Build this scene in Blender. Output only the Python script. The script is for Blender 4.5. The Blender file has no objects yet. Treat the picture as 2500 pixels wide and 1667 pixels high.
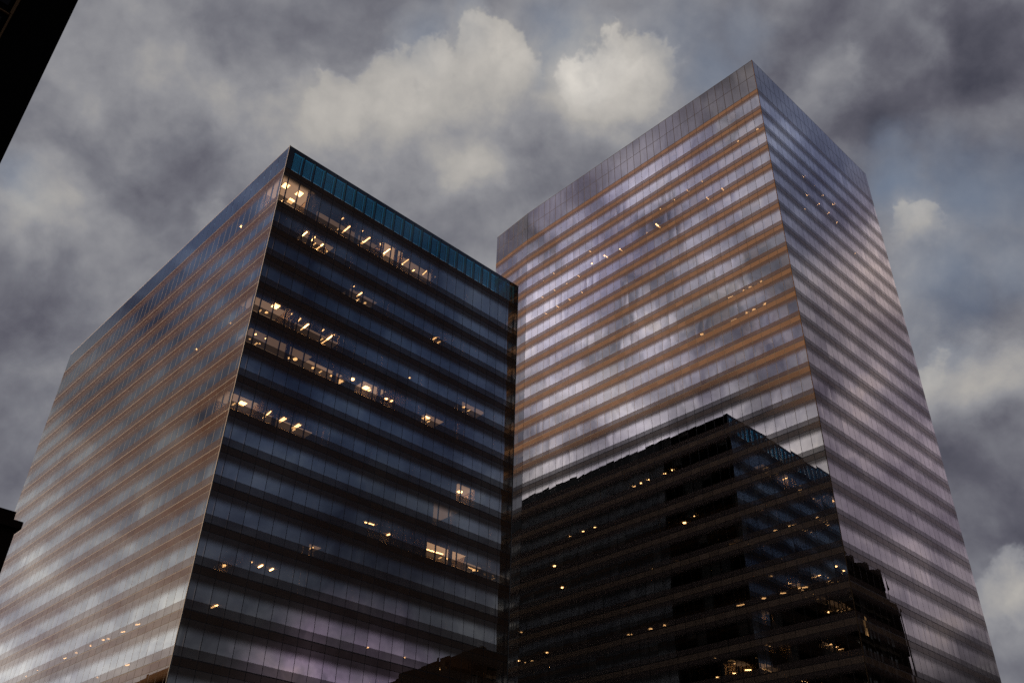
import bpy, math, random
from mathutils import Matrix, Vector

random.seed(11)
C = bpy.context.scene.collection
PI = math.pi

# ------------------------------------------------------------------ data
LAMPS_FRONT = [
    (0, 1.52, 2.04, 1.52, 2.04, 3.0), (0, 3.54, 2.04, 3.54, 2.04, 3.0), (0, 3.52, 4.01, 3.52, 4.01, 3.0), (0, 11.85, 4.34, 11.83, 2.47, 1.0), (0, 15.09, 4.3, 15.1, 2.42, 1.0),
    (0, 18.5, 4.69, 18.49, 2.36, 2.0), (0, 21.82, 4.49, 21.73, 3.65, 2.0), (0, 21.73, 3.65, 21.72, 2.29, 0.5), (0, 25.28, 3.53, 25.12, 2.42, 0.5), (0, 10.21, 2.18, 10.25, 1.74, 0.4),
    (0, 13.56, 2.38, 13.59, 1.93, 0.4), (0, 17.02, 2.41, 17.02, 2.41, 1.0), (1, 5.4, 2.72, 5.41, 1.51, 2.0), (1, 6.76, 2.73, 6.67, 1.61, 1.0), (1, 8.18, 3.53, 8.2, 2.07, 2.0),
    (1, 9.31, 2.95, 9.31, 2.95, 1.0), (2, 14.86, 3.15, 14.85, 1.95, 1.0), (2, 13.4, 1.99, 13.34, 1.53, 0.4), (2, 16.49, 3.52, 16.49, 3.52, 1.0), (4, 3.36, 3.6, 3.36, 3.6, 1.5),
    (4, 3.45, 1.72, 3.45, 1.72, 3.0), (4, 5.56, 2.8, 5.59, 1.58, 0.6), (4, 7.0, 2.51, 6.86, 1.66, 0.6), (4, 8.21, 3.74, 8.2, 1.99, 1.5), (4, 10.18, 2.13, 10.14, 1.6, 0.6),
    (4, 11.66, 4.22, 11.62, 1.66, 2.0), (2, 28.18, 3.8, 28.17, 2.88, 1.5), (5, 2.24, 3.97, 2.24, 3.97, 0.8), (5, 2.19, 2.62, 2.19, 2.62, 0.8), (5, 3.54, 3.98, 3.54, 3.98, 0.8),
    (5, 3.48, 2.54, 3.48, 2.54, 0.8), (5, 7.54, 4.17, 7.54, 4.17, 1.5), (5, 8.25, 3.79, 8.25, 3.79, 2.0), (5, 10.84, 3.9, 10.84, 3.9, 1.5), (5, 13.43, 3.76, 13.43, 3.76, 1.5),
    (5, 14.83, 4.14, 14.83, 4.14, 2.5), (5, 15.67, 2.57, 15.67, 2.57, 2.0), (5, 18.05, 3.05, 18.05, 3.05, 3.0), (5, 21.45, 3.31, 21.45, 3.31, 1.5), (5, 28.1, 3.44, 28.1, 3.44, 2.5),
    (4, 24.33, 2.73, 24.33, 2.73, 0.4), (4, 34.27, 3.31, 34.27, 3.31, 1.0), (7, 2.93, 3.75, 2.93, 3.75, 3.0), (7, 6.2, 4.19, 6.07, 2.9, 0.7), (7, 7.9, 4.33, 7.9, 3.02, 0.8),
    (7, 8.11, 4.36, 8.15, 3.05, 0.8), (7, 9.85, 4.5, 9.89, 3.06, 0.8), (7, 10.04, 4.55, 10.14, 3.14, 0.8), (7, 34.55, 3.19, 34.55, 3.19, 2.0), (8, 29.75, 4.32, 29.75, 4.32, 2.0),
    (9, 20.6, 3.57, 21.92, 3.38, 0.8), (9, 29.4, 4.95, 33.41, 4.45, 2.5), (9, 34.81, 5.1, 34.81, 5.1, 2.0), (9, 38.57, 5.48, 40.27, 5.55, 2.5), (9, 39.8, 5.83, 39.8, 5.83, 1.5),
    (9, 39.8, 5.72, 39.8, 5.72, 1.5), (11, 6.28, 6.81, 6.28, 6.81, 1.5), (11, 9.01, 4.6, 8.96, 3.71, 1.5), (11, 10.33, 4.53, 10.3, 3.8, 1.5), (11, 7.72, 3.86, 7.72, 3.86, 0.6),
    (12, 6.34, 7.87, 6.36, 6.62, 1.0), (12, 25.68, 7.25, 25.68, 7.25, 0.8), (12, 31.04, 7.29, 31.04, 7.29, 0.8), (12, 37.12, 7.8, 37.12, 7.8, 1.5), (12, 3.61, 19.57, 3.92, 18.83, 2.0),
    (12, 3.77, 23.36, 3.97, 22.88, 2.0), (12, 3.75, 27.99, 3.75, 27.99, 1.5), (12, 3.92, 27.1, 3.92, 27.1, 1.0), (12, 3.7, 31.56, 3.82, 31.23, 1.5), (12, 3.82, 35.82, 3.82, 35.82, 1.0),
    (12, 3.86, 39.62, 4.0, 38.87, 1.5), (12, 3.89, 48.0, 3.89, 48.0, 0.8), (12, 4.04, 52.22, 4.04, 52.22, 1.2), (13, 3.84, 19.86, 3.97, 19.09, 1.5), (13, 3.97, 27.33, 3.97, 27.33, 0.8),
    (0, 1.53, 13.11, 1.53, 13.11, 1.0), (4, 1.45, 8.71, 1.45, 8.71, 0.8), (4, 1.39, 17.04, 1.39, 17.04, 1.2),
]
LAMPS_REAR = [  # a few stand in for lights mirrored in the glass
    (4, 1.02, 58.12, 2.28, 58.27, 2.0), (4, 2.75, 54.88, 3.54, 54.91, 2.0), (4, 2.65, 51.52, 3.5, 51.58, 2.0), (4, 2.71, 48.24, 3.5, 48.29, 2.0), (4, 2.68, 44.89, 3.53, 44.98, 2.0),
    (3, 2.61, 55.64, 3.24, 55.51, 1.5), (3, 2.6, 52.27, 3.1, 52.2, 1.5), (3, 3.08, 48.97, 3.08, 48.97, 1.0), (3, 2.62, 45.61, 3.19, 45.61, 1.5), (3, 1.89, 41.11, 1.89, 41.11, 1.0),
    (2, 2.66, 55.73, 3.13, 55.7, 1.5), (2, 2.63, 52.37, 3.2, 52.4, 1.5), (2, 3.1, 49.05, 3.1, 49.05, 1.0), (2, 2.61, 45.69, 3.12, 45.7, 1.5), (2, 2.58, 42.37, 3.24, 42.38, 1.5),
    (3, 1.66, 37.79, 2.68, 37.76, 2.0), (3, 1.71, 34.43, 3.05, 34.45, 2.0), (3, 2.17, 27.74, 2.73, 27.79, 1.5), (3, 1.59, 25.08, 3.06, 25.13, 2.0), (2, 2.69, 24.77, 3.12, 24.74, 1.5),
    (2, 2.39, 21.32, 3.12, 21.43, 1.5), (2, 2.38, 18.16, 3.12, 18.14, 2.0), (3, 2.37, 17.59, 3.28, 17.65, 1.5), (1, 2.84, 2.73, 2.84, 2.73, 1.0), (1, 2.8, 6.67, 2.8, 6.67, 1.0),
    (2, 2.41, 14.83, 2.95, 14.86, 1.5), (3, 2.42, 11.05, 3.2, 11.11, 2.0), (3, 2.46, 14.29, 3.33, 14.36, 2.0), (8, 3.93, 7.18, 3.93, 7.18, 1.5), (8, 3.98, 7.85, 3.98, 7.85, 0.6),
    (8, 3.94, 9.35, 3.94, 9.35, 1.0), (8, 3.95, 10.48, 3.95, 10.48, 1.0), (9, 3.95, 7.21, 3.95, 7.21, 1.5), (9, 4.03, 7.62, 4.03, 7.62, 0.6), (9, 4.03, 9.36, 4.03, 9.36, 1.2),
    (9, 3.99, 10.56, 3.99, 10.56, 1.0), (9, 4.22, 17.36, 4.3, 16.21, 2.0), (9, 4.16, 13.73, 4.14, 12.71, 1.5), (8, 3.8, 13.58, 3.95, 12.58, 1.2), (9, 3.84, 19.35, 3.84, 19.35, 1.0),
    (2, 14.39, 1.5, 14.39, 1.5, 1.5), (2, 17.73, 1.29, 17.73, 1.29, 0.6), (2, 21.08, 1.44, 21.08, 1.44, 1.5), (2, 24.36, 1.43, 24.36, 1.43, 1.5), (3, 14.45, 1.53, 14.45, 1.53, 1.5),
    (3, 17.79, 1.34, 17.79, 1.34, 1.0), (3, 21.07, 1.33, 21.07, 1.33, 1.0), (3, 24.4, 1.45, 24.4, 1.45, 1.5), (4, 12.52, 1.56, 12.52, 1.56, 0.5), (4, 29.27, 1.39, 29.27, 1.39, 1.2),
    (16, 3.47, 24.47, 3.65, 23.8, 1.5), (14, 4.17, 35.6, 4.17, 35.6, 1.5), (14, 4.09, 34.1, 4.09, 34.1, 1.0), (14, 3.95, 32.46, 3.95, 32.46, 1.0), (14, 5.9, 34.15, 5.9, 34.15, 1.0),
    (14, 4.04, 29.15, 4.04, 29.15, 1.0), (14, 3.88, 27.46, 3.88, 27.46, 1.2), (15, 4.75, 50.31, 4.75, 50.31, 1.0), (15, 4.95, 48.98, 4.95, 48.98, 0.8), (15, 4.63, 47.29, 4.63, 47.29, 1.0),
    (15, 4.68, 44.71, 4.68, 44.71, 1.0), (17, 7.33, 20.89, 7.44, 19.7, 3.0), (17, 7.06, 10.86, 7.35, 9.66, 3.0), (17, 7.2, 13.06, 7.2, 13.06, 1.5), (17, 7.11, 6.4, 7.11, 6.4, 1.0),
    (17, 7.56, 30.5, 7.56, 30.5, 1.5), (17, 7.19, 35.32, 7.5, 34.99, 1.5), (17, 8.75, 34.84, 8.75, 34.84, 1.0), (17, 7.56, 41.18, 7.89, 40.03, 3.0), (17, 7.69, 47.64, 7.91, 47.09, 2.5),
    (17, 3.98, 51.52, 3.98, 51.52, 1.5), (18, 4.28, 22.24, 4.28, 22.24, 0.7), (18, 4.34, 21.13, 4.34, 21.13, 0.8), (19, 7.19, 10.95, 7.56, 9.69, 3.0), (19, 7.35, 13.8, 7.72, 13.13, 3.0),
    (19, 7.59, 16.57, 7.59, 16.57, 1.5), (19, 7.76, 21.11, 7.91, 20.0, 2.0), (19, 7.36, 6.59, 7.36, 6.59, 1.2), (20, 6.23, 6.57, 6.23, 6.57, 1.2), (19, 7.98, 41.54, 8.35, 40.89, 2.0),
    (19, 8.05, 36.99, 8.05, 36.99, 1.5), (19, 8.09, 34.23, 8.09, 34.23, 1.5), (16, 4.75, 26.67, 4.75, 26.67, 1.5), (16, 4.47, 53.82, 4.47, 53.82, 1.5), (21, 7.98, 21.16, 8.53, 20.52, 2.0),
    (21, 10.09, 20.88, 10.09, 20.88, 1.5), (21, 8.3, 23.2, 8.3, 23.2, 1.5), (21, 10.42, 23.43, 10.42, 23.43, 2.0), (21, 8.73, 26.25, 8.73, 26.25, 1.2), (20, 11.26, 29.59, 11.26, 29.59, 0.8),
    (20, 12.06, 26.96, 12.06, 26.96, 0.8), (20, 11.74, 23.98, 11.74, 23.98, 0.8), (21, 0.61, 20.73, 0.61, 20.73, 0.8), (19, 3.34, 3.12, 3.34, 3.12, 1.0), (19, 5.39, 3.18, 5.39, 3.18, 0.8),
    (18, 6.41, 63.68, 6.41, 63.68, 1.0), (19, 7.21, 64.91, 7.21, 64.91, 1.2), (19, 8.65, 64.9, 8.65, 64.9, 1.0), (19, 8.77, 63.27, 8.77, 63.27, 1.5), (19, 9.35, 68.33, 9.35, 68.33, 1.0),
    (19, 6.96, 57.91, 6.96, 57.91, 1.5), (20, 1.39, 52.12, 1.39, 52.12, 1.5),
]
CLOUD_HEADS = [
    (-0.1967, 0.6491, 0.7348, 0.072, 0.5), (-0.1434, 0.6406, 0.7544, 0.066, 0.6), (-0.0961, 0.6246, 0.775, 0.045, 0.8),
    (-0.0324, 0.624, 0.7808, 0.069, 1), (-0.002, 0.6423, 0.7664, 0.054, 0.8), (0.1116, 0.6272, 0.7708, 0.075, 1),
    (0.0784, 0.6402, 0.7642, 0.048, 0.8), (0.3382, 0.5789, 0.7419, 0.039, 0.3), (0.3952, 0.6886, 0.608, 0.045, 0.8),
    (0.4706, 0.8302, 0.2988, 0.054, 0.7), (0.4231, 0.7619, 0.4904, 0.042, 0.5),
]
CLOUD_LUMPS = [
    (-0.0302, 0.6239, 0.7809, 0.078, 0.1), (-0.0892, 0.6333, 0.7687, 0.09, 0.1), (0.1113, 0.6239, 0.7736, 0.084, 0.1),
    (0.0852, 0.6397, 0.7639, 0.072, 0.1), (-0.1567, 0.6396, 0.7526, 0.102, 0.1), (-0.223, 0.6526, 0.7242, 0.108, 0.1),
    (-0.1072, 0.6629, 0.741, 0.12, 0.08), (-0.3611, 0.5835, 0.7274, 0.102, 0.09), (-0.3125, 0.6092, 0.7288, 0.072, 0.08),
    (-0.3905, 0.6172, 0.6831, 0.066, 0.08), (-0.2911, 0.6611, 0.6915, 0.06, 0.06), (-0.2701, 0.6585, 0.7024, 0.096, 0.06),
    (-0.313, 0.7059, 0.6354, 0.036, 0.14), (-0.4231, 0.6703, 0.6096, 0.078, 0.07), (-0.481, 0.6637, 0.5728, 0.054, 0.1),
    (-0.457, 0.6504, 0.6067, 0.06, 0.07), (-0.3762, 0.7349, 0.5642, 0.09, 0.04), (-0.0507, 0.7109, 0.7015, 0.054, 0.13),
    (-0.0598, 0.7204, 0.691, 0.09, 0.06), (-0.0014, 0.7614, 0.6483, 0.072, 0.06), (0.3325, 0.5803, 0.7434, 0.042, 0.08),
    (0.3084, 0.6055, 0.7337, 0.06, 0.08), (0.4104, 0.5496, 0.7277, 0.03, 0.12), (0.3949, 0.6858, 0.6113, 0.042, 0.07),
    (0.3853, 0.7034, 0.5973, 0.054, 0.08), (0.2851, 0.5614, 0.7769, 0.06, 0.05), (0.4399, 0.6346, 0.6354, 0.12, 0.05),
    (0.4406, 0.7545, 0.4864, 0.066, 0.14), (0.4775, 0.7377, 0.4773, 0.048, 0.1), (0.4709, 0.8287, 0.3024, 0.054, 0.14),
    (0.4609, 0.7799, 0.4234, 0.042, 0.1), (0.017, 0.6537, 0.7566, 0.15, 0.06), (0.1333, 0.6687, 0.7315, 0.12, 0.05),
    (0.0295, 0.7163, 0.6972, 0.09, -0.024), (-0.3857, 0.655, 0.6498, 0.096, -0.072), (-0.3366, 0.6825, 0.6488, 0.09, -0.048),
    (-0.4421, 0.6324, 0.6361, 0.072, -0.04), (-0.4717, 0.7116, 0.5207, 0.09, -0.056), (-0.4708, 0.7361, 0.4863, 0.227, -0.032),
    (0.4242, 0.6042, 0.6745, 0.209, -0.016), (-0.4416, 0.7079, 0.5513, 0.06, -0.032), (-0.466, 0.7851, 0.4079, 0.12, -0.048),
    (-0.2613, 0.575, 0.7753, 0.09, -0.04), (-0.1864, 0.5968, 0.7804, 0.072, -0.032), (-0.2468, 0.61, 0.753, 0.048, -0.04),
    (0.0658, 0.6946, 0.7163, 0.09, -0.04), (0.0485, 0.6387, 0.7679, 0.12, 0.05), (0.0278, 0.6835, 0.7294, 0.06, -0.032),
    (-0.0405, 0.7335, 0.6785, 0.06, -0.04), (-0.1342, 0.7136, 0.6876, 0.072, -0.048), (-0.0606, 0.6911, 0.7203, 0.048, -0.032),
    (0.2108, 0.5677, 0.7958, 0.108, -0.024), (0.3013, 0.5613, 0.7708, 0.096, -0.096), (0.265, 0.5918, 0.7613, 0.054, -0.08),
    (0.4274, 0.5288, 0.7333, 0.096, -0.104), (0.4621, 0.5452, 0.6994, 0.066, -0.096), (0.4048, 0.5982, 0.6915, 0.132, -0.104),
    (0.3532, 0.6355, 0.6866, 0.09, -0.096), (0.4441, 0.6153, 0.6513, 0.09, -0.064), (0.4492, 0.7166, 0.5335, 0.054, -0.112),
    (0.4208, 0.7205, 0.5512, 0.048, -0.04), (0.4404, 0.7954, 0.4164, 0.06, -0.12), (0.4704, 0.7851, 0.4029, 0.054, -0.096),
    (0.4542, 0.8225, 0.3424, 0.078, -0.112), (0.4838, 0.8044, 0.3448, 0.048, -0.08), (0.463, 0.8488, 0.2554, 0.072, -0.096),
    (0.4775, 0.7658, 0.4307, 0.03, -0.08),
]
BLUE_GAPS = [
    (-0.1185, 0.61, 0.7835, 0.054, 0.6), (-0.0692, 0.6015, 0.7959, 0.042, 0.5), (0.0559, 0.611, 0.7897, 0.066, 0.95),
    (0.0413, 0.5946, 0.8029, 0.06, 0.6), (0.0321, 0.6327, 0.7737, 0.033, 0.7), (0.1617, 0.5913, 0.7901, 0.078, 0.4),
    (0.1946, 0.6104, 0.7678, 0.06, 0.6), (0.2205, 0.5762, 0.787, 0.054, 0.4), (0.3848, 0.6657, 0.6393, 0.072, 0.85),
    (0.4317, 0.6523, 0.623, 0.09, 0.7), (0.4641, 0.6311, 0.6216, 0.072, 0.5), (-0.4801, 0.6449, 0.5947, 0.054, 0.6),
    (0.4197, 0.7075, 0.5685, 0.09, 0.6), (0.4669, 0.6802, 0.5651, 0.072, 0.5), (0.4298, 0.7496, 0.5033, 0.048, 0.4),
]
# soft lights and darks of the far sky: azimuth, elevation, radius, colour or factor
WEST_GLOW = [(-62, 6, .38, (8.0, 7.5, 6.3)), (-61, 39, .24, (.05, .3, .9)), (-97, 20, .36, (3.7, 3.3, 3.0)), (-91, 40, .36, (3.3, 3.05, 3.55)),
             (68, 25, .36, (1.6, 1.15, 1.3)), (67, 37, .10, (2.2, 1.6, 1.1)), (69, 45, .22, (.5, .7, 1.4)),
             (106, 33, .34, (.05, .5, 1.6)), (-93, 28, .11, (2.4, 2.2, 2.1)), (104, 11, .15, (3.4, 2.2, 2.9)), (-162, 26, .35, (.3, .8, 1.8))]
EAST_GLOOM = [(106, 35, .30, .42), (140, 40, 1.04, .11), (180, 10, .9, .3), (-150, 20, .6, .6), (103, 22, .17, .4), (68, 9, .19, .15), (68, 9, .19, .3), (-60, 36, .26, .6)]
FAR_LUMPS = [(-104, 32, .10, -.16), (-92, 31, .07, .10), (-97, 34, .06, .10), (-95, 39, .07, -.10), (-101, 42, .09, -.12), (-90, 42, .08, -.08), (-103, 27, .06, .10),
             (-60, 33, .08, -.10), (-63, 27, .06, .12), (-58, 25, .05, -.10), (-66, 22, .05, -.12), (-64, 37, .05, .12), (-61, 20, .06, -.08),
             (104, 33, .07, .12), (98, 30, .06, -.10), (110, 28, .06, -.14), (107, 20, .07, -.16), (98, 20, .06, -.12), (102, 16.5, .045, .14), (108, 15, .04, -.14), (97, 36, .06, .08),
             (70, 30, .06, .08), (67, 24, .04, -.10), (71, 42, .05, -.06), (67, 37, .06, .10), (66, 34, .05, -.06)]
EYE = 1.7                       # the photographer's eye above the pavement


# --------------------------------------------------------------- helpers
def tag(o, label=None, cat=None, group=None, kind=None):
    if label: o['label'] = label
    if cat: o['category'] = cat
    if group: o['group'] = group
    if kind: o['kind'] = kind
    return o


def empty(name, loc, rz, label, cat):
    o = bpy.data.objects.new(name, None)
    C.objects.link(o)
    o.location = loc
    o.rotation_euler = (0, 0, rz)
    return tag(o, label, cat)


class MB:
    """collects faces and links them as ONE mesh object"""
    def __init__(s):
        s.v, s.f, s.uv, s.m, s.sm = [], [], [], [], []

    def poly(s, pts, mat=0, uv=None, smooth=False):
        b = len(s.v)
        s.v.extend(pts)
        s.f.append(list(range(b, b + len(pts))))
        s.uv.append(uv or [(0.0, 0.0)] * len(pts))
        s.m.append(mat)
        s.sm.append(smooth)

    def box(s, x0, y0, z0, x1, y1, z1, mat=0):
        p = [(x0, y0, z0), (x1, y0, z0), (x1, y1, z0), (x0, y1, z0),
             (x0, y0, z1), (x1, y0, z1), (x1, y1, z1), (x0, y1, z1)]
        for q in ((0, 3, 2, 1), (4, 5, 6, 7), (0, 1, 5, 4), (1, 2, 6, 5), (2, 3, 7, 6), (3, 0, 4, 7)):
            s.poly([p[i] for i in q], mat)

    def prism(s, pts, z0, z1, mat=0):
        n = len(pts)
        s.poly([(x, y, z1) for x, y in pts], mat)
        s.poly([(x, y, z0) for x, y in reversed(pts)], mat)
        for i in range(n):
            (xa, ya), (xb, yb) = pts[i], pts[(i + 1) % n]
            s.poly([(xa, ya, z0), (xb, yb, z0), (xb, yb, z1), (xa, ya, z1)], mat)

    def cone(s, x, y, r, z0, z1, n=8, mat=0, r1=0.0):
        for i in range(n):
            a, b = 2 * PI * i / n, 2 * PI * (i + 1) / n
            p = [(x + r * math.cos(a), y + r * math.sin(a), z0), (x + r * math.cos(b), y + r * math.sin(b), z0)]
            if r1 > 0:
                p += [(x + r1 * math.cos(b), y + r1 * math.sin(b), z1), (x + r1 * math.cos(a), y + r1 * math.sin(a), z1)]
            else:
                p += [(x, y, z1)]
            s.poly(p, mat)
        if r1 > 0:
            s.poly([(x + r1 * math.cos(2 * PI * i / n), y + r1 * math.sin(2 * PI * i / n), z1) for i in range(n)], mat)

    def build(s, name, mats, parent=None):
        me = bpy.data.meshes.new(name)
        me.from_pydata(s.v, [], s.f)
        for m in (mats if isinstance(mats, (list, tuple)) else [mats]):
            me.materials.append(m)
        me.polygons.foreach_set('material_index', s.m)
        me.polygons.foreach_set('use_smooth', s.sm)
        uvl = me.uv_layers.new(name='UVMap')
        uvl.data.foreach_set('uv', [c for u in s.uv for q in u for c in q])
        me.update()
        o = bpy.data.objects.new(name, me)
        C.objects.link(o)
        if parent: o.parent = parent
        return o


class Face:
    """a vertical plane of a tower: origin o, direction d, outward normal n (all 2D, tower frame)"""
    def __init__(s, o, d, n, w, first):
        s.o, s.d, s.n, s.w = o, d, n, w
        s.flip = (d[1] * n[0] - d[0] * n[1]) < 0     # keep the winding outward
        js, u = [0.0], first
        while u < w - .25:
            if u > .2: js.append(u)
            u += BAY
        js.append(w)
        s.joints = js

    def at(s, u, z, off=0.0):
        return (s.o[0] + s.d[0] * u + s.n[0] * off, s.o[1] + s.d[1] * u + s.n[1] * off, z)

    def quad(s, mb, u0, u1, z0, z1, off=0.0, mat=0, uv=None):
        p = [s.at(u0, z0, off), s.at(u1, z0, off), s.at(u1, z1, off), s.at(u0, z1, off)]
        if s.flip:
            p.reverse()
            if uv: uv = list(reversed(uv))
        mb.poly(p, mat, uv)

    def bar(s, mb, u0, u1, z0, z1, a, b, mat=0):
        """a box between offsets a (inner) and b (outer)"""
        P = [s.at(u0, z0, a), s.at(u1, z0, a), s.at(u1, z0, b), s.at(u0, z0, b),
             s.at(u0, z1, a), s.at(u1, z1, a), s.at(u1, z1, b), s.at(u0, z1, b)]
        for q in ((0, 1, 2, 3), (7, 6, 5, 4), (0, 4, 5, 1), (1, 5, 6, 2), (2, 6, 7, 3), (3, 7, 4, 0)):
            mb.poly([P[i] for i in q], mat)

    def pane(s, mb, u0, u1, z0, z1, mat=0, n=3, amp=1.0):
        """one sheet of glass, never quite flat: a little tilt and a little belly"""
        tu, tv = random.gauss(0, .0011) * amp, random.gauss(0, .0009) * amp
        bel, tw = random.gauss(.0007, .0011) * amp, random.gauss(0, .0005) * amp
        w, h = u1 - u0, z1 - z0
        b = len(mb.v)
        for j in range(n + 1):
            for i in range(n + 1):
                a, c = 2 * i / n - 1, 2 * j / n - 1
                off = tu * a * w / 2 + tv * c * h / 2 + bel * (1 - a * a) * (1 - .6 * c * c) + tw * a * c
                mb.v.append(s.at(u0 + w * i / n, z0 + h * j / n, off))
        for j in range(n):
            for i in range(n):
                q = [(i, j), (i + 1, j), (i + 1, j + 1), (i, j + 1)]
                if s.flip: q.reverse()
                mb.f.append([b + J * (n + 1) + I for I, J in q])
                # UV in metres: u = below the head of the pane, v = above its sill
                mb.uv.append([(h - h * J / n, h * J / n) for I, J in q])
                mb.m.append(mat)
                mb.sm.append(True)


# -------------------------------------------------------------- materials
def new_mat(name):
    m = bpy.data.materials.new(name)
    m.use_nodes = True
    nt = m.node_tree
    nt.nodes.clear()
    return m, nt, nt.nodes.new('ShaderNodeOutputMaterial')


def mth(nt, op, a, b=None, c=None, clamp=False):
    n = nt.nodes.new('ShaderNodeMath')
    n.operation = op
    n.use_clamp = clamp
    for i, x in enumerate((a, b, c)):
        if x is None: continue
        if isinstance(x, (int, float)): n.inputs[i].default_value = x
        else: nt.links.new(x, n.inputs[i])
    return n.outputs[0]


def fresnel(nt, r0):
    lw = nt.nodes.new('ShaderNodeLayerWeight')
    lw.inputs['Blend'].default_value = .5
    p = mth(nt, 'POWER', lw.outputs['Facing'], 5.0)
    return mth(nt, 'MULTIPLY_ADD', p, 1 - r0, r0, clamp=True)


def mix_sh(nt, f, a, b):
    n = nt.nodes.new('ShaderNodeMixShader')
    if isinstance(f, (int, float)): n.inputs[0].default_value = f
    else: nt.links.new(f, n.inputs[0])
    nt.links.new(a, n.inputs[1])
    nt.links.new(b, n.inputs[2])
    return n.outputs[0]


def bsdf(nt, kind, col, rough=None):
    n = nt.nodes.new(kind)
    if isinstance(col, tuple): n.inputs['Color'].default_value = (*col, 1)
    else: nt.links.new(col, n.inputs['Color'])
    if rough is not None: n.inputs['Roughness'].default_value = rough
    return n.outputs[0]


def noisy(nt, col, scale, spread, isl=0.0):
    """a base colour with a little uneven dirt, and a little change from sheet to sheet"""
    tc = nt.nodes.new('ShaderNodeTexCoord')
    nz = nt.nodes.new('ShaderNodeTexNoise')
    nz.inputs['Scale'].default_value = scale
    nz.inputs['Detail'].default_value = 5
    nt.links.new(tc.outputs['Object'], nz.inputs['Vector'])
    f = mth(nt, 'MULTIPLY_ADD', nz.outputs['Fac'], 2 * spread, 1 - spread)
    if isl:
        g = nt.nodes.new('ShaderNodeNewGeometry')
        k = mth(nt, 'MULTIPLY_ADD', g.outputs['Random Per Island'], 2 * isl, 1 - isl)
        f = mth(nt, 'MULTIPLY', f, k)
    v = nt.nodes.new('ShaderNodeVectorMath')
    v.operation = 'SCALE'
    v.inputs[0].default_value = col
    nt.links.new(f, v.inputs['Scale'])
    return v.outputs[0]


def plain(name, col, rough=.7, spread=.15, scale=.6, gloss=0.0, isl=0.0):
    m, nt, out = new_mat(name)
    sh = bsdf(nt, 'ShaderNodeBsdfDiffuse', noisy(nt, col, scale, spread, isl))
    if gloss:
        sh = mix_sh(nt, fresnel(nt, gloss), sh, bsdf(nt, 'ShaderNodeBsdfGlossy', (1, 1, 1), rough))
    nt.links.new(sh, out.inputs[0])
    return m


def vision_glass(name, r0, frit_col, fade, sill, sill_fac, trans, tint, start=.42, dense=.96):
    """coated clear glass with a ceramic frit: dots fading out below the head, a solid screen along the sill"""
    m, nt, out = new_mat(name)
    uv = nt.nodes.new('ShaderNodeUVMap')
    sp = nt.nodes.new('ShaderNodeSeparateXYZ')
    nt.links.new(uv.outputs[0], sp.inputs[0])
    mr = nt.nodes.new('ShaderNodeMapRange')
    mr.interpolation_type = 'SMOOTHSTEP'
    nt.links.new(sp.outputs[0], mr.inputs[0])
    mr.inputs[1].default_value, mr.inputs[2].default_value = start, fade
    mr.inputs[3].default_value, mr.inputs[4].default_value = dense, 0.0
    ms = nt.nodes.new('ShaderNodeMapRange')
    nt.links.new(sp.outputs[1], ms.inputs[0])
    ms.inputs[1].default_value, ms.inputs[2].default_value = sill, sill + .05
    ms.inputs[3].default_value, ms.inputs[4].default_value = sill_fac, 0.0
    frit = mth(nt, 'MAXIMUM', mr.outputs[0], ms.outputs[0])
    g = nt.nodes.new('ShaderNodeNewGeometry')
    rnd = g.outputs['Random Per Island']
    # no two batches of coating are quite alike
    r = mth(nt, 'MULTIPLY', fresnel(nt, r0), mth(nt, 'MULTIPLY_ADD', rnd, .16, .92), clamp=True)
    clear = mix_sh(nt, r, bsdf(nt, 'ShaderNodeBsdfTransparent', trans), bsdf(nt, 'ShaderNodeBsdfGlossy', tint, 0.0))
    fd = mix_sh(nt, fresnel(nt, .02), bsdf(nt, 'ShaderNodeBsdfDiffuse', noisy(nt, frit_col, .5, .12)),
                bsdf(nt, 'ShaderNodeBsdfGlossy', (1, 1, 1), 0.0))
    nt.links.new(mix_sh(nt, frit, clear, fd), out.inputs[0])
    return m


def spandrel_glass(name, col, r0, isl=.12):
    """back-painted glass"""
    m, nt, out = new_mat(name)
    sh = mix_sh(nt, mth(nt, 'MULTIPLY', fresnel(nt, r0), .85), bsdf(nt, 'ShaderNodeBsdfDiffuse', noisy(nt, col, .35, .14, isl)),
                bsdf(nt, 'ShaderNodeBsdfGlossy', (1, .98, .96), 0.0))
    nt.links.new(sh, out.inputs[0])
    return m


def teal_glass(name, r0):
    m, nt, out = new_mat(name)
    sh = mix_sh(nt, fresnel(nt, r0), bsdf(nt, 'ShaderNodeBsdfTransparent', (.008, .165, .31)),
                bsdf(nt, 'ShaderNodeBsdfGlossy', (1, 1, 1), 0.0))
    nt.links.new(sh, out.inputs[0])
    return m


def glow(name, col, strength):
    m, nt, out = new_mat(name)
    e = nt.nodes.new('ShaderNodeEmission')
    e.inputs[0].default_value = (*col, 1)
    e.inputs[1].default_value = strength
    nt.links.new(e.outputs[0], out.inputs[0])
    return m


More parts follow.
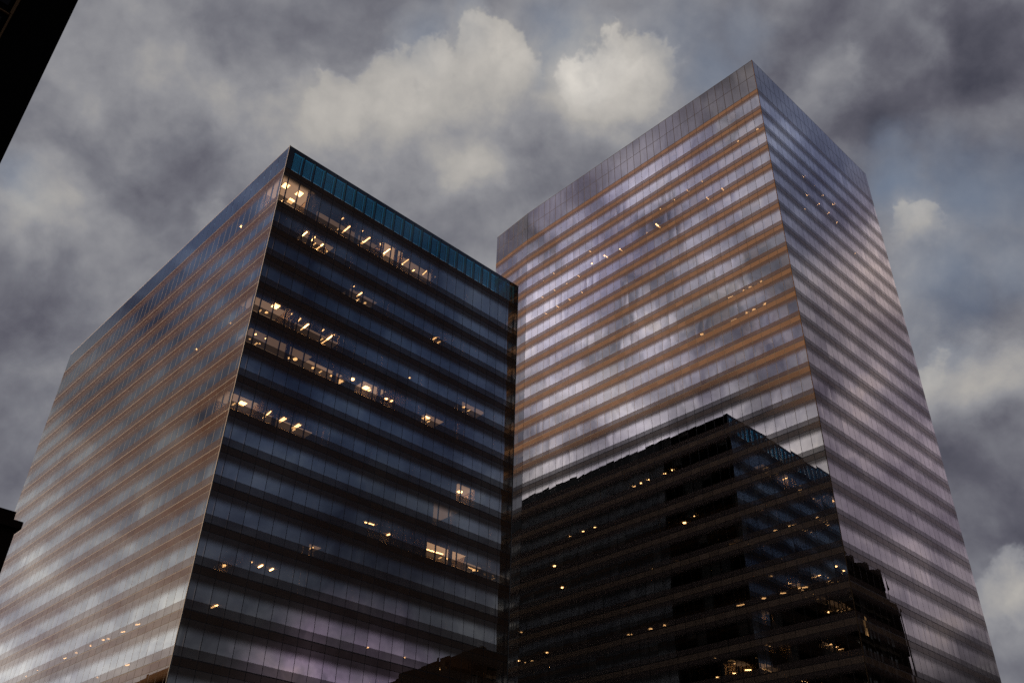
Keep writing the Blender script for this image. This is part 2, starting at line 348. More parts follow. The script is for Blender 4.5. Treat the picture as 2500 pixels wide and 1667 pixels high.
BAY = 1.64
M = dict(
    glass_front=vision_glass('fritted_glass_front', .30, (.094, .062, .042), 1.42, .83, .80, (.50, .48, .44), (.95, .98, 1.0), .48),
    glass_rear=vision_glass('fritted_glass_rear', .32, (.098, .070, .058), 1.12, .70, .84, (.50, .48, .44), (1.0, .98, .97), .25, .95),
    glass_back=vision_glass('fritted_glass_back', .10, (.04, .027, .02), 1.55, .83, .70, (.50, .48, .44), (.97, .98, 1.0)),  # duller, darker copy of the front glass, so the mirrored sides come out dark
    spandrel_front=spandrel_glass('spandrel_front', (.092, .055, .034), .018),
    spandrel_rear=spandrel_glass('spandrel_rear', (.190, .128, .088), .02),
    shadow_box=spandrel_glass('shadow_box_glass', (.036, .042, .060), .18, .18),
    teal=teal_glass('teal_screen_glass', .10),
    teal_added_sheen=teal_glass('teal_screen_added_sheen', .34),  # same teal glass, the left front's brighter sheen put into the material
    metal=plain('dark_bronze_mullion', (.014, .010, .008), .4, gloss=.03),
    trim=plain('grey_green_corner_trim', (.10, .11, .10), .4, gloss=.06),
    louvre=plain('louvre_blade', (.30, .32, .33), .5),
    slab=plain('ceiling_and_slab', (.13, .12, .105)),
    core=plain('core_wall', (.10, .09, .085)),
    partition=plain('painted_partition', (.72, .60, .46), spread=.08),
    blind=plain('roller_blind_cloth', (.30, .30, .31), spread=.08),
    roof=plain('roof_gravel', (.12, .11, .10)),
    asphalt=plain('asphalt', (.05, .05, .052), scale=2.0),
    stone=plain('dark_stone', (.022, .015, .012), spread=.35, scale=.8),
    stone_trim=plain('pale_stone_trim', (.07, .054, .04), spread=.3, scale=.8),
    black=plain('black_metal_cladding', (.006, .006, .006)),
    bronze=plain('bronze_frame', (.13, .08, .042), .5),
    dark_pane=plain('dark_window_pane', (.010, .010, .013), .1, gloss=.04),
    pane_far=plain('dark_office_pane', (.012, .015, .02), .02, gloss=.10),
)
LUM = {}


def added_ceiling_glow(s):
    if s not in LUM: LUM[s] = glow('ceiling_added_glow', (1, .58, .32), s * 1.7)  # emission put into the ceiling in place of light from the lamps
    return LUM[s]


LAMP = {}


def lamp_mat(s):
    k = 0 if s < .7 else 1 if s < 1.3 else 2 if s < 2.2 else 3
    if k not in LAMP:
        LAMP[k] = glow('lamp_glow', (1, .55, .23), [5, 10, 17, 12][k])
    return LAMP[k]


# ------------------------------------------------------------- the towers
def tower_floors(top, parapet, first, fh, n, sp):
    """(joint above, spandrel foot, joint below) from the roof down"""
    z = [top - parapet, top - parapet - first]
    while len(z) < n + 1: z.append(z[-1] - fh)
    return [(z[i], z[i] - sp, z[i + 1]) for i in range(n)]


GAP = .030


def curtain_wall(parent, faces, floors, glass, spandrel, blinds=0.0, n=3, amp=1.0):
    """ribbon windows and spandrel bands, one pair a storey, round all the given faces"""
    for k, (za, zs, zb) in enumerate(floors):
        w, s = MB(), MB()
        for f in faces:
            for u0, u1 in zip(f.joints, f.joints[1:]):
                f.pane(w, u0 + GAP, u1 - GAP, zb + .055, zs - .03, 0, n, amp)
                f.pane(s, u0 + GAP, u1 - GAP, zs + .03, za - .055, 0, 1, amp * .7)
                if blinds and random.random() < blinds:
                    h = random.choice((.25, .45, .6, .8, 1.0, 1.0)) * (zs - zb - .3)
                    f.quad(w, u0 + .05, u1 - .05, zs - h, zs - .02, -.22, 1)
        w.build('ribbon_window', [glass, M['blind']], parent)
        s.build('spandrel_band', spandrel, parent)


def mullions(parent, f, z0, z1, rows):
    m = MB()
    for u in f.joints[1:-1]: f.bar(m, u - .065, u + .065, z0, z1, -.16, -.012)
    for z, h in rows: f.bar(m, .02, f.w - .02, z - h, z + h, -.155, -.016)
    m.build('mullion_grid', M['metal'], parent)


def add_lamps(slabs, lamps, zs_of, width=.13):
    for fl, x0, y0, x1, y1, s in lamps:
        z = zs_of[fl] - .077
        m = MB()
        L = math.hypot(x1 - x0, y1 - y0)
        if L < .3:                                    # a square or round fitting
            r = .12 if s < 1 else .19 if s < 1.8 else .28 if s < 2.3 else .45
            m.prism([(x0 + r * .9 * math.cos(a * PI / 4), y0 + r * 1.1 * math.sin(a * PI / 4)) for a in range(8)] if s < 2.3
                    else [(x0 - r * .8, y0 - r), (x0 + r * .8, y0 - r), (x0 + r * .8, y0 + r), (x0 - r * .8, y0 + r)], z - .07, z)
        else:                                         # a tube hung under the ceiling
            dx, dy = (x1 - x0) / L, (y1 - y0) / L
            h = width / 2 if s >= 1 else width / 3
            m.prism([(x0 - dy * h, y0 + dx * h), (x0 + dy * h, y0 - dx * h), (x1 + dy * h, y1 - dx * h), (x1 - dy * h, y1 + dx * h)], z - .09, z)
        m.build('ceiling_lamp', lamp_mat(s), slabs[fl])


def inset(pts, d):
    """shrink a convex counter-clockwise outline by d"""
    out, n = [], len(pts)
    for i in range(n):
        p0, p1, p2 = Vector(pts[i - 1]), Vector(pts[i]), Vector(pts[(i + 1) % n])
        a, b = (p1 - p0).normalized(), (p2 - p1).normalized()
        na, nb = Vector((-a.y, a.x)), Vector((-b.y, b.x))
        bis = (na + nb).normalized()
        out.append(tuple(p1 + bis * (d / max(.3, bis.dot(na)))))
    return out


def inside(parent, plan, floors, core_d):
    slabs = []
    pl = inset(plan, .30)
    for za, zs, zb in floors:
        m = MB()
        m.prism(pl, zs - .02, za + .06)
        slabs.append(m.build('floor_slab', M['slab'], parent))
    m = MB()
    m.prism(inset(plan, core_d), 0.0, floors[0][0] - .05)
    m.build('service_core', M['core'], parent)
    return slabs


# the nearer, shorter tower; its frame: x along the dark right-hand front, y along the bright left-hand front
TOP1 = 85.646 + EYE
t1 = empty('glass_office_tower', (-29.165, 82.677, 0), .7507,
           'shorter glass office tower with a teal louvred crown, standing in front on the left', 'tower')
W1, D1 = 40.8, 70.0
fl1 = tower_floors(TOP1, 3.75, 5.586, 4.2, 19, .81)
R1 = Face((0, 0), (1, 0), (0, -1), W1, .80)
L1 = Face((0, 0), (0, 1), (-1, 0), D1, .80)
B1 = Face((W1, 0), (0, 1), (1, 0), D1, .80)
K1 = Face((0, D1), (1, 0), (0, 1), W1, .80)
curtain_wall(t1, [R1], fl1[:16], M['glass_front'], M['spandrel_front'], amp=.8)
curtain_wall(t1, [L1], fl1[:16], M['glass_front'], M['spandrel_front'], amp=.55)
for za, zs, zb in fl1:                                # the two fronts that only show in the other tower's glass
    m = MB(); s = MB()
    for f in (B1, K1):
        for u0, u1 in zip(f.joints, f.joints[1:]):
            f.pane(m, u0 + GAP, u1 - GAP, zb + .045, zs - .03, 0, 1)
        f.quad(s, 0, f.w, zs + .03, za - .045, 0)
    m.build('ribbon_window', M['glass_back'], t1)
    s.build('spandrel_band', M['spandrel_front'], t1)
for za, zs, zb in fl1[16:]:
    m = MB()
    for f in (R1, L1):
        for u0, u1 in zip(f.joints, f.joints[1:]): f.pane(m, u0 + GAP, u1 - GAP, zb + .045, za - .03, 0, 1)
    m.build('ribbon_window', M['glass_front'], t1)
zlow1 = fl1[-1][2]
for f in (R1, L1, B1, K1):
    rows = [(z, .05) for za, zs, zb in fl1 for z in (za, zs)] + [(zlow1, .05)]
    mullions(t1, f, zlow1, fl1[0][0], rows)
plan1 = [(0, 0), (W1, 0), (W1, D1), (0, D1)]
slabs1 = inside(t1, plan1, fl1, 8.5)
add_lamps(slabs1, LAMPS_FRONT, [f[1] for f in fl1])
m = MB(); m.prism(inset(plan1, 1.0), .1, zlow1 - .1); m.build('lobby', M['core'], t1)
m = MB(); m.prism(inset(plan1, .25), fl1[0][0] - .04, fl1[0][0] + .12); m.build('roof', M['roof'], t1)

# partitions of the lit rooms: floor, then wall runs (x0, y0, x1, y1)
ROOMS = [(0, [(4.95, .25, 4.95, 5.0), (.25, 5.3, 5.1, 5.3), (4.1, .8, 4.95, .8)]), (0, [(5.2, 4.75, 16.9, 4.75)]), (0, [(17.05, 1.7, 17.05, 4.9), (17.05, 4.9, 20.35, 4.9), (20.4, 1.9, 20.4, 4.9)]), (0, [(20.5, 4.5, 27, 4.5)]),
         (1, [(5.2, 3.6, 9.6, 3.6), (8.9, 2.4, 8.9, 3.6)]), (2, [(13.2, 4.4, 17.6, 4.4)]), (2, [(27.9, 4.2, 30.5, 4.2)]),
         (4, [(.4, 4.6, 4.9, 4.6), (4.9, .5, 4.9, 4.6)]), (4, [(5.0, 4.3, 13.2, 4.3)]), (5, [(1.2, 5.0, 9.4, 5.0)]), (5, [(9.5, 4.7, 14.4, 4.7), (13.9, 2.8, 13.9, 4.7)]), (5, [(17.0, 3.9, 20.4, 3.9)]), (5, [(20.5, 4.0, 24, 4.0)]),
         (5, [(27.4, 4.6, 30.4, 4.6)]), (4, [(33.3, 4.2, 37.4, 4.2)]), (7, [(.4, 5.2, 4.2, 5.2), (4.25, 1.0, 4.25, 5.2)]), (7, [(4.3, 5.4, 12.2, 5.4)]),
         (7, [(32.8, 3.9, 35.6, 3.9), (35.6, 1.5, 35.6, 3.9), (32.8, 2.5, 32.8, 3.9)]), (8, [(28.6, 5.2, 32.6, 5.2), (28.6, 1.0, 28.6, 5.2)]),
         (9, [(28.2, 6.4, 35.9, 6.4), (28.2, 1.2, 28.2, 6.4), (35.9, 3.2, 35.9, 6.4)]), (9, [(36.0, 6.9, 40.0, 6.9)]), (9, [(22.2, 5.2, 27.6, 5.2)]),
         (10, [(14.6, 6.2, 16.2, 6.2)]), (11, [(5.6, 7.8, 7.2, 7.8)]), (13, [(24.6, 7.6, 27.4, 7.6)]), (13, [(30.2, 7.6, 33.6, 7.6)])]
# glow added to lit-room ceilings: strength, and where it starts behind the glass
ADDED_GLOW = {(0, 4.95): (.55, .5), (0, 5.2): (.14, 3.2), (0, 17.05): (.50, 1.9), (0, 20.5): (.22, 2.6), (1, 5.2): (.20, 1.8), (2, 13.2): (.12, 2.4), (4, .4): (.30, 1.9),
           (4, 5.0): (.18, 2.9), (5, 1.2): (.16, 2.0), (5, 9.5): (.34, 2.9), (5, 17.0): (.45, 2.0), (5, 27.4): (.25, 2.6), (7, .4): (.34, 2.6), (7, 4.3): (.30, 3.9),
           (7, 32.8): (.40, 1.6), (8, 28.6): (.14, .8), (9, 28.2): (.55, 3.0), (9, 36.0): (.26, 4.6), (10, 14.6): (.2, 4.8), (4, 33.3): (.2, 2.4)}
for fl, runs in ROOMS:
    za, zs, zb = fl1[fl]
    m = MB()
    for x0, y0, x1, y1 in runs:
        if x0 == x1: m.box(x0 - .05, y0, zb + .08, x0 + .05, y1, zs - .03)
        else: m.box(x0, y0 - .05, zb + .08, x1, y0 + .05, zs - .03)
    m.build('partition_wall', M['partition'], slabs1[fl])
    xs = [q for r in runs for q in (r[0], r[2])]
    yw = max(max(r[1], r[3]) for r in runs)
    gl = ADDED_GLOW.get((fl, runs[0][0]))
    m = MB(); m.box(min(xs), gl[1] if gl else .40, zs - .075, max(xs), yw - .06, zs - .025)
    m.build('ceiling_panel', added_ceiling_glow(gl[0]) if gl else M['partition'], slabs1[fl])
    n = max(1, int((max(xs) - min(xs)) / 3.28))  # extra lamps added by the back wall to brighten each room
    add_lamps(slabs1, [(fl, min(xs) + (i + .5) * (max(xs) - min(xs)) / n, yw - 1.0, min(xs) + (i + .5) * (max(xs) - min(xs)) / n, yw - .45, 1.0)
                       for i in range(n)], [f[1] for f in fl1])
# round columns a little behind the glass
for u in [5.9 + 6.56 * i for i in range(6)]:
    m = MB()
    for za, zs, zb in fl1[:14]: m.cone(u, 1.5, .26, zb + .1, zs - .03, 10, r1=.26)
    m.build('column', M['partition'], t1)

# the crown: teal glass sheets before posts and rows of louvre blades
z0, z1 = fl1[0][0], TOP1
for f in (R1, L1, B1, K1):
    g, r, p, b = MB(), MB(), MB(), MB()
    for u0, u1 in zip(f.joints, f.joints[1:]):
        f.pane(g, u0 + .02, u1 - .02, z0 + .05, z1 - .10, 0, 2)
        f.bar(p, u1 - .09, min(u1 + .07, f.w), z0, z1 - .10, -.50, -.06)
        if u1 - u0 > 1:
            for k in range(13):
                z = z0 + .95 + k * .20
                f.bar(b, u0 + .20, u1 - .20, z, z + .055, -.66, -.62)
            f.bar(p, u0 + .12, u0 + .18, z0, z1 - .2, -.72, -.6)
            f.bar(p, u1 - .26, u1 - .20, z0, z1 - .2, -.72, -.6)
        if f in (R1, L1):                             # bay by bay on the two fronts in view
            p.build('crown_post', M['metal'], t1)
            if b.v: b.build('louvre_screen', M['louvre'], t1)
            p, b = MB(), MB()
    f.bar(p, .0, .80, z0, z1 - .1, -.12, -.08)
    f.bar(p, f.w - .7, f.w, z0, z1 - .1, -.12, -.08)
    p.build('crown_post', M['metal'], t1)
    if b.v: b.build('louvre_screen', M['louvre'], t1)
    f.bar(r, 0, f.w, z1 - .10, z1, -.60, .0)
    f.bar(r, 0, f.w, z0 - .02, z0 + .04, -.6, -.014)
    g.build('crown_glass', M['teal'] if f is R1 else M['teal_added_sheen'] if f is L1 else M['dark_pane'], t1)  # back sides made opaque and dark, to keep the mirrored crown dark
    r.build('crown_rail', M['metal'], t1)
m = MB(); m.box(3, 5.6, fl1[0][0] + .12, W1 - 2.3, D1 - 3, TOP1 + .7); m.build('sky_block', M['core'], t1)  # unseen box added to block the sky behind the mirrored crown
m = MB()
for x, y in ((0, 0), (W1, 0)): m.box(x - .05, y - .05, 0, x + .05, y + .05, TOP1 + .01)
m.build('corner_trim', M['trim'], t1)

# the taller tower behind, on the right
S2 = 1.045
TOP2 = 135.179 + EYE
t2 = empty('glass_office_tower', (41.561, 106.077, 0), .7436,
           'taller glass office tower with orange spandrel bands, standing behind on the right', 'tower')
W2, D2, F2 = 40.5, 57.53, 10.72
fa = .0704
FX, FY = D2, 0
fc = (F2 * math.sin(fa), D2 + F2 * math.cos(fa))
fl2 = tower_floors(TOP2, 7.644, 5.036, 4.389, 28, .87)
R2 = Face((0, 0), (1, 0), (0, -1), W2, 0.0)
L2 = Face((0, 0), (0, 1), (-1, 0), D2, 0.0)
C2 = Face((0, D2), (math.sin(fa), math.cos(fa)), (-math.cos(fa), math.sin(fa)), F2, BAY)
B2 = Face((W2, 0), (0, 1), (1, 0), fc[1], 0.0)
K2 = Face(fc, (1, 0), (0, 1), W2 - fc[0], 0.0)
nv = 24
curtain_wall(t2, [L2, C2], fl2[:nv], M['glass_rear'], M['spandrel_rear'], blinds=.45, amp=1.5)
curtain_wall(t2, [R2], fl2[:nv], M['glass_rear'], M['spandrel_rear'], blinds=.25)
for i, (za, zs, zb) in enumerate(fl2):
    m = MB(); s = MB()
    for f in (B2, K2) + ((R2, L2, C2) if i >= nv else ()):
        for u0, u1 in zip(f.joints, f.joints[1:]): f.pane(m, u0 + GAP, u1 - GAP, zb + .045, zs - .03, 0, 1)
        f.quad(s, 0, f.w, zs + .03, za - .045, 0)
    m.build('ribbon_window', M['glass_rear'], t2)
    s.build('spandrel_band', M['spandrel_rear'], t2)
zlow2 = fl2[-1][2]
zmid = TOP2 - 3.95
for f in (R2, L2, C2, B2, K2):
    g = MB()
    for u0, u1 in zip(f.joints, f.joints[1:]):
        f.pane(g, u0 + .05, u1 - .05, fl2[0][0] + .06, zmid - .05, 0, 3)
        f.pane(g, u0 + .05, u1 - .05, zmid + .05, TOP2 - .11, 0, 3)
    g.build('parapet_glass', M['shadow_box'], t2)
    rows = [(z, .07) for za, zs, zb in fl2 for z in (za, zs)] + [(zlow2, .05), (zmid, .045)]
    mullions(t2, f, zlow2, TOP2 - .1, rows)
    r = MB(); f.bar(r, 0, f.w, TOP2 - .09, TOP2, -.4, .0); r.build('roof_rail', M['metal'], t2)
    r = MB(); f.bar(r, .1, f.w - .1, fl2[0][0], TOP2 - .12, -.5, -.2); r.build('parapet_wall', M['core'], t2)
plan2 = [(0, 0), (W2, 0), (W2, fc[1]), fc, (0, D2)]
slabs2 = inside(t2, plan2, fl2, 9.5)
add_lamps(slabs2, [(q[0], *q[1:5], 2.2 if (q[0] in (8, 9) and q[5] >= 1) or 1.5 <= q[5] < 2.2 else q[5]) for q in LAMPS_REAR], [f[1] for f in fl2], .17)
m = MB(); m.prism(inset(plan2, 1.0), .1, zlow2 - .1); m.build('lobby', M['core'], t2)
m = MB(); m.prism(inset(plan2, .55), fl2[0][0] - .04, fl2[0][0] + .12); m.build('roof', M['roof'], t2)
m = MB()
m.box(-.04, -.04, 0, .04, .04, TOP2 + .01)
m.build('corner_trim', M['bronze'], t2)

# ------------------------------------------------------ the buildings round about
def window_grid(b, axis, fixed, a0, a1, z0, z1, cols, rows, out, wf=.5, hf=.6, lit=()):
    """windows of a masonry front: each its own part, its pane a sub-part"""
    n = 0
    for j in range(rows):
        for i in range(cols):
            cw, ch = (a1 - a0) / cols, (z1 - z0) / rows
            u0, u1 = a0 + cw * (i + .5 - wf / 2), a0 + cw * (i + .5 + wf / 2)
            v0, v1 = z0 + ch * (j + .5 - hf / 2), z0 + ch * (j + .5 + hf / 2)
            m, p = MB(), MB()
            t = .12
            def bx(mb, ua, va, ub, vb, d0, d1):
                lo, hi = sorted((fixed + out * d0, fixed + out * d1))
                if axis == 'x': mb.box(ua, lo, va, ub, hi, vb)
                else: mb.box(lo, ua, va, hi, ub, vb)
            bx(m, u0 - t, v0 - t, u0, v1 + t, -.02, .10); bx(m, u1, v0 - t, u1 + t, v1 + t, -.02, .10)
            bx(m, u0, v1, u1, v1 + t, -.02, .10); bx(m, u0, v0 - t, u1, v0, -.02, .16)
            bx(m, u0, (v0 + v1) / 2 - .03, u1, (v0 + v1) / 2 + .03, -.02, .06)
            f = m.build('window', M['stone_trim'], b)
            bx(p, u0, v0, u1, v1, -.02, .03)
            p.build('pane', LIT if (i, j) in lit else M['dark_pane'], f)
            n += 1


LIT = glow('lit_window', (1, .55, .22), .9)

# near tower cutting the top left corner
PIERS = (-2.3, -7.2, -12.1, -17.0, -21.9)
LEDGES = [39.37 + 4.2 * i for i in range(-9, 10)]
nt_ = empty('dark_tower', (-23.4, 29.9, 0), .7507, 'black near tower whose edge cuts the top left corner of the view', 'tower')
m = MB(); m.box(-24, 0, 0, 0, 22, 80); m.build('wall', M['black'], nt_)
for z in LEDGES:
    m = MB(); m.box(-23.8, -.10, z - .05, -2.3, -.002, z + .05); m.build('ledge', M['bronze'], nt_)
for x in PIERS:
    m = MB(); m.box(x - .045, -.14, 1, x + .045, -.004, 79)
    for z in LEDGES: m.box(x - .09, -.16, z + .02, x + .05, -.006, z + 1.5)
    m.build('pilaster', M['bronze'], nt_)
for z in LEDGES[4:14]:
    for x, x1 in zip(PIERS[1:], PIERS):
        m = MB(); m.box(x + .3, -.05, z + .5, x1 - .3, -.003, z + 3.8); m.build('window', M['dark_pane'], nt_)

# masonry block peeping in at the left edge
lb = empty('masonry_building', (-29.165, 82.677, 0), .7507, 'low dark masonry building with a stepped cornice at the left edge of the view', 'building')
m = MB(); m.box(-46, -9.3, 0, -18, 30, 27.6); m.build('wall', M['stone'], lb)
m = MB(); m.box(-46.4, -9.7, 27.0, -17.75, 30.3, 27.55); m.box(-46.2, -9.5, 27.55, -18.4, 30, 28.2); m.build('cornice', M['stone'], lb)
for x in (-40, -33, -22.5):
    m = MB(); m.box(x, -7, 28.2, x + 1.4, -5, 29.3); m.build('chimney', M['stone'], lb)
window_grid(lb, 'x', -9.3, -45, -19, 6, 26.5, 8, 5, -1)
window_grid(lb, 'y', -18, -8, 29, 6, 26.5, 8, 5, 1)

# its neighbour, mirrored at the foot of the left-hand front
nb = empty('masonry_building', (-29.165, 82.677, 0), .7507, 'dark masonry building with pale carved cornice across the street from the shorter tower', 'building')
m = MB(); m.box(-44, 35, 0, -18, 56.5, 32.6); m.box(-44, 36, 32.6, -19, 50, 33.6); m.build('wall', M['stone'], nb)
m = MB(); m.box(-44.2, 34.8, 30.2, -17.6, 56.8, 30.6)
for i in range(30): m.box(-17.98, 35 + i * .72, 29.6, -17.65, 35.3 + i * .72, 30.2)
m.build('cornice', M['stone_trim'], nb)
window_grid(nb, 'y', -18, 35.5, 56, 4, 29, 6, 6, 1)

# row of old buildings across the street from the taller tower, seen only in the glass
rb = empty('masonry_building', (41.561, 106.077, 0), .7436, 'stepped dark stone building with ragged roof line opposite the two towers', 'building')
m = MB()
for x0, x1, z in ((-6, 3, 39), (3, 6, 42), (6, 8, 43), (8, 11, 45), (11, 14, 46.5), (14, 19.5, 49), (19.5, 24, 51.5), (24, 34, 54)):
    m.box(x0, -52, 0, x1, -29, z)
    m.box(x0 + .2, -29, z - 3, x1 - .2, -28.5, z + .3)
    m.box(x0 + 1, -45, z, x0 + 2.2, -31, z + 1.6)
m.build('wall', M['stone'], rb)
m = MB()
for x0, x1, z in ((-6, 3, 39), (3, 6, 42), (6, 8, 43), (8, 11, 45), (11, 14, 46.5), (14, 19.5, 49), (19.5, 24, 51.5), (24, 34, 54)):
    m.box(x0 - .2, -52.2, z - 5.2, x1 + .1, -28.4, z - 4.6)
m.build('cornice', M['stone_trim'], rb)
window_grid(rb, 'x', -29, -5, 33, 8, 33, 12, 5, 1, lit=((2, 4), (5, 3), (8, 4)))

gb = empty('spired_building', (41.561, 106.077, 0), .7436, 'dark old stone building with spires and battlements opposite the taller tower', 'building')
m = MB()
m.box(52, -48, 0, 67, -26, 63 + EYE); m.box(67, -46, 0, 70.6, -26, 58 + EYE); m.box(36, -50, 0, 52, -27, 46)
m.build('wall', M['stone'], gb)
m = MB()
zt = 63 + EYE
for i in range(9): m.box(52.2 + i * 1.7, -26.6, zt, 53.2 + i * 1.7, -25.9, zt + 1.0 + .5 * (i % 3))
for i in range(12): m.box(66.9, -47.5 + i * 1.8, zt, 67.3, -46.5 + i * 1.8, zt + 1.1)
for i in range(3): m.box(67.2 + i * 1.3, -26.5, 58 + EYE, 68.0 + i * 1.3, -25.9, 59.2 + EYE)
m.build('battlement', M['stone'], gb)
for x, y, zb, h, r in ((67, -26, 60, 7.0, .55), (52, -26, zt, 3.0, .7), (70.6, -26, 57, 4.0, .4), (60, -26.5, zt, 1.8, .6)):
    m = MB(); m.cone(x, y, r, zb - 6, zb + h * .45, 8, r1=r * .8); m.cone(x, y, r * 1.2, zb + h * .45, zb + h, 8)
    m.cone(x, y, r * 1.4, zb + h * .40, zb + h * .45, 8, r1=r * 1.4)
    m.build('spire', M['stone'], gb)
m = MB(); m.cone(73.0, -26.4, .28, 0, 59 + EYE, 8, r1=.16); m.build('flagpole', M['metal'], gb)
m = MB(); m.box(51.8, -48.2, 50, 67.3, -25.7, 50.6); m.box(51.8, -48.2, 56.5, 67.3, -25.8, 57); m.build('cornice', M['stone_trim'], gb)
window_grid(gb, 'x', -26, 52.5, 66.5, 12, 56, 6, 8, 1, lit=((1, 7),))

# the ground: one sheet out to the horizon
m = MB(); m.poly([(-4000, -4000, 0), (4000, -4000, 0), (4000, 4000, 0), (-4000, 4000, 0)])
tag(m.build('ground', M['asphalt']), kind='structure')

# -------------------------------------------------------------------- sky
SUN_AZ, SUN_EL = -100.0, 19.0


def azel(az, el):
    a, e = math.radians(az), math.radians(el)
    return (math.sin(a) * math.cos(e), math.cos(a) * math.cos(e), math.sin(e))


world = bpy.data.worlds.new('World')
bpy.context.scene.world = world
world.use_nodes = True
nt = world.node_tree
nt.nodes.clear()
lk = nt.links.new
wout = nt.nodes.new('ShaderNodeOutputWorld')
bg = nt.nodes.new('ShaderNodeBackground')
bg.inputs[1].default_value = .1
lk(bg.outputs[0], wout.inputs[0])
sky = nt.nodes.new('ShaderNodeTexSky')
sky.sky_type = 'NISHITA'
sky.sun_disc = False
sky.sun_elevation = math.radians(SUN_EL)
sky.sun_rotation = math.radians(SUN_AZ % 360)
tc = nt.nodes.new('ShaderNodeTexCoord')
dirv = tc.outputs['Generated']


def vec(op, a, b=None, sc=None):
    n = nt.nodes.new('ShaderNodeVectorMath')
    n.operation = op
    for i, x in enumerate((a, b)):
        if x is None: continue
        if isinstance(x, tuple): n.inputs[i].default_value = x
        else: lk(x, n.inputs[i])
    if sc is not None:
        if isinstance(sc, (int, float)): n.inputs['Scale'].default_value = sc
        else: lk(sc, n.inputs['Scale'])
    return n.outputs['Value'] if op in ('DISTANCE', 'DOT_PRODUCT', 'LENGTH') else n.outputs[0]


def noise(v, scale, detail=2.0, rough=.5, dist=0.0, color=False):
    n = nt.nodes.new('ShaderNodeTexNoise')
    n.inputs['Scale'].default_value = scale
    n.inputs['Detail'].default_value = detail
    n.inputs['Roughness'].default_value = rough
    n.inputs['Distortion'].default_value = dist
    lk(v, n.inputs['Vector'])
    return n.outputs['Color' if color else 'Fac']


def lump(p, c, r, a, a0=0.0):
    """a soft round patch of sky: a at its heart, a0 beyond r"""
    n = nt.nodes.new('ShaderNodeMapRange')
    n.interpolation_type = 'SMOOTHSTEP'
    lk(vec('DISTANCE', p, c), n.inputs[0])
    n.inputs[1].default_value, n.inputs[2].default_value = r, 0.0
    n.inputs[3].default_value, n.inputs[4].default_value = a0, a
    return n.outputs[0]


# wind-torn directions, so that every patch gets a cloud's edge
w1 = vec('SCALE', vec('SUBTRACT', noise(dirv, 5.0, 3.0, .5, 0, True), (.5, .5, .5)), sc=.14)
w2 = vec('SCALE', vec('SUBTRACT', noise(dirv, 19.0, 5.0, .6, 0, True), (.5, .5, .5)), sc=.050)
p = vec('ADD', vec('ADD', dirv, w1), w2)
lum = None
for x, y, z, r, a in CLOUD_LUMPS:
    q = lump(p, (x, y, z), r, a)
    lum = q if lum is None else mth(nt, 'ADD', lum, q)
pn = vec('ADD', dirv, vec('SCALE', w1, sc=.45))
na = noise(pn, 5.5, 8.0, .53)
nb_ = noise(vec('ADD', pn, (-.010, -.004, .018)), 5.5, 6.0, .5)
lum = mth(nt, 'ADD', lum, mth(nt, 'MULTIPLY_ADD', na, .23, .514 - .115))
lum = mth(nt, 'ADD', lum, mth(nt, 'MULTIPLY', mth(nt, 'SUBTRACT', na, nb_), .62))
lum = mth(nt, 'ADD', lum, mth(nt, 'MULTIPLY_ADD', noise(vec('ADD', dirv, vec('SCALE', w2, sc=.8)), 21.0, 6.0, .58), .06, -.03))
# away to the sides and behind, the cloud is more broken
far = nt.nodes.new('ShaderNodeMapRange')
lk(vec('DISTANCE', dirv, azel(0, 36)), far.inputs[0])
far.inputs[1].default_value, far.inputs[2].default_value = .72, .92
brk = mth(nt, 'SUBTRACT', noise(vec('ADD', p, (3.1, 1.7, .4)), 11.0, 4.0, .55), .5)
lum = mth(nt, 'ADD', lum, mth(nt, 'MULTIPLY', mth(nt, 'MULTIPLY', brk, far.outputs[0]), .60))
for az, el, r, a in FAR_LUMPS:
    lum = mth(nt, 'ADD', lum, lump(p, azel(az, el), r, a))
# heaped cumulus heads with crisp, cauliflower rims
bil = mth(nt, 'MULTIPLY', mth(nt, 'ABSOLUTE', mth(nt, 'SUBTRACT', noise(vec('ADD', dirv, vec('SCALE', w2, sc=.4)), 17.0, 4.0, .58), .5)), 3.2)
pw = vec('ADD', dirv, vec('ADD', vec('SCALE', w1, sc=.45), vec('SCALE', w2, sc=1.1)))
head, cap = None, None
for x, y, z, r, a in CLOUD_HEADS:
    q = lump(pw, (x, y, z), r, a)
    head = q if head is None else mth(nt, 'MAXIMUM', head, q)
    up = Vector((x, y, z)) + Vector((0, 0, 1)).cross(Vector((x, y, z))).cross(Vector((x, y, z))).normalized() * (-.55 * r)
    q = lump(p, tuple(up), r * 1.35, a)
    cap = q if cap is None else mth(nt, 'MAXIMUM', cap, q)
edge = nt.nodes.new('ShaderNodeMapRange')
edge.interpolation_type = 'SMOOTHSTEP'
lk(mth(nt, 'SUBTRACT', head, mth(nt, 'MULTIPLY', bil, .42)), edge.inputs[0])
edge.inputs[1].default_value, edge.inputs[2].default_value = .10, .28
lum = mth(nt, 'ADD', lum, mth(nt, 'MULTIPLY', mth(nt, 'MULTIPLY', edge.outputs[0], cap), mth(nt, 'MULTIPLY_ADD', bil, -.15, .18)))
ramp = nt.nodes.new('ShaderNodeValToRGB')
cr = ramp.color_ramp
cr.elements[0].position, cr.elements[0].color = .12, (.022, .024, .036, 1)
cr.elements[1].position, cr.elements[1].color = 1.0, (.74, .70, .64, 1)
for pos, col in ((.26, (.052, .053, .074)), (.38, (.108, .107, .134)), (.48, (.180, .182, .209)), (.58, (.277, .277, .296)), (.68, (.405, .388, .368)), (.80, (.52, .492, .455))):
    e = cr.elements.new(pos)
    e.color = (*col, 1)
lk(lum, ramp.inputs[0])
gap = None
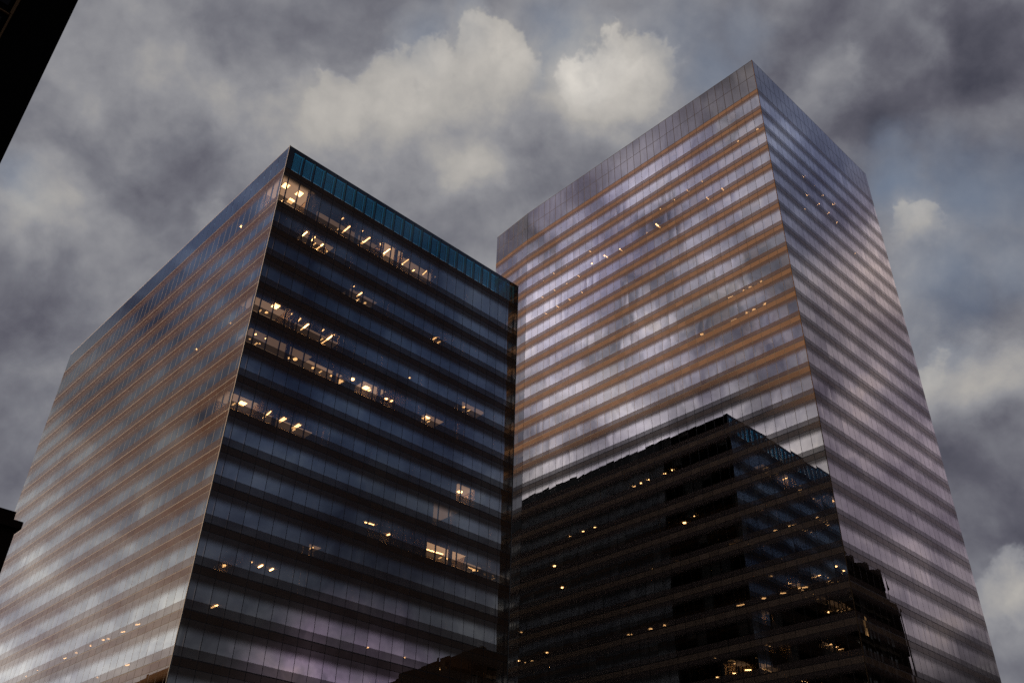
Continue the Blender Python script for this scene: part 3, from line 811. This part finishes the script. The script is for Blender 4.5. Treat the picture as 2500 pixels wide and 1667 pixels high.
for x, y, z, r, a in BLUE_GAPS:
    q = lump(p, (x, y, z), r, a)
    gap = q if gap is None else mth(nt, 'MAXIMUM', gap, q)
gap = mth(nt, 'MULTIPLY', gap, mth(nt, 'SUBTRACT', 1.45, mth(nt, 'MULTIPLY', lum, 1.5)), clamp=True)
blue = vec('ADD', vec('MULTIPLY', sky.outputs[0], (.18, .21, .22)), (1.5, 1.95, 2.7))
mixc = nt.nodes.new('ShaderNodeMix')
mixc.data_type = 'RGBA'
lk(gap, mixc.inputs['Factor'])
lk(vec('SCALE', ramp.outputs[0], sc=10.0), mixc.inputs[6])
lk(blue, mixc.inputs[7])
# the glow of the west and the gloom of the east
mul = (1.0, 1.0, 1.0)
pg = vec('ADD', dirv, vec('SCALE', vec('ADD', w1, w2), sc=.6))
acc = None
# the lit cloud banks out there are broken too
bank = nt.nodes.new('ShaderNodeMapRange')
bank.interpolation_type = 'SMOOTHSTEP'
lk(noise(vec('ADD', pg, (5.2, .3, 2.2)), 8.5, 5.0, .55), bank.inputs[0])
bank.inputs[1].default_value, bank.inputs[2].default_value = .36, .64
bank.inputs[3].default_value, bank.inputs[4].default_value = .28, 1.85
for az, el, r, col in WEST_GLOW:
    q = lump(pg, azel(az, el), r, 1.0)
    if az in (-97, -91, 102, 104, 108): q = mth(nt, 'MULTIPLY', q, bank.outputs[0])
    q = vec('SCALE', col, sc=q)
    acc = q if acc is None else vec('ADD', acc, q)
acc = vec('ADD', acc, mul)
for az, el, r, k in EAST_GLOOM:
    acc = vec('SCALE', acc, sc=lump(pg, azel(az, el), r, k, 1.0))
lk(vec('MULTIPLY', mixc.outputs[2], acc), bg.inputs[0])

# the low sun behind the left-hand cloud bank
sun = bpy.data.lights.new('sun', 'SUN')
sun.energy = 3.1
sun.angle = math.radians(12)
sun.color = (1, .63, .35)
so = bpy.data.objects.new('sun', sun)
C.objects.link(so)
so.rotation_euler = (-Vector(azel(SUN_AZ, SUN_EL))).to_track_quat('-Z', 'Y').to_euler()

# ----------------------------------------------------------------- camera
cam = bpy.data.cameras.new('camera')
cam.lens = 31.99
cam.sensor_width = 36
cam.clip_end = 9000
co = bpy.data.objects.new('camera', cam)
C.objects.link(co)
r_, u_, w_ = (Vector((.999518, -.017492, .025654)), Vector((-.031051, -.563080, .825819)), Vector((0, .826217, .563352)))
co.matrix_world = Matrix(((r_.x, u_.x, -w_.x, 0), (r_.y, u_.y, -w_.y, 0), (r_.z, u_.z, -w_.z, EYE), (0, 0, 0, 1)))
sc = bpy.context.scene
sc.camera = co
sc.view_settings.view_transform = 'Standard'
sc.view_settings.look = 'None'
sc.view_settings.exposure = 0
sc.view_settings.gamma = 1
sc.render.engine = 'CYCLES'
sc.cycles.max_bounces = 10
sc.cycles.glossy_bounces = 1
sc.cycles.diffuse_bounces = 3
sc.cycles.transparent_max_bounces = 16
sc.cycles.caustics_reflective = False
sc.cycles.caustics_refractive = False
sc.cycles.sample_clamp_indirect = 2
sc.cycles.use_denoising = False      # the grain of a dusk photograph stays
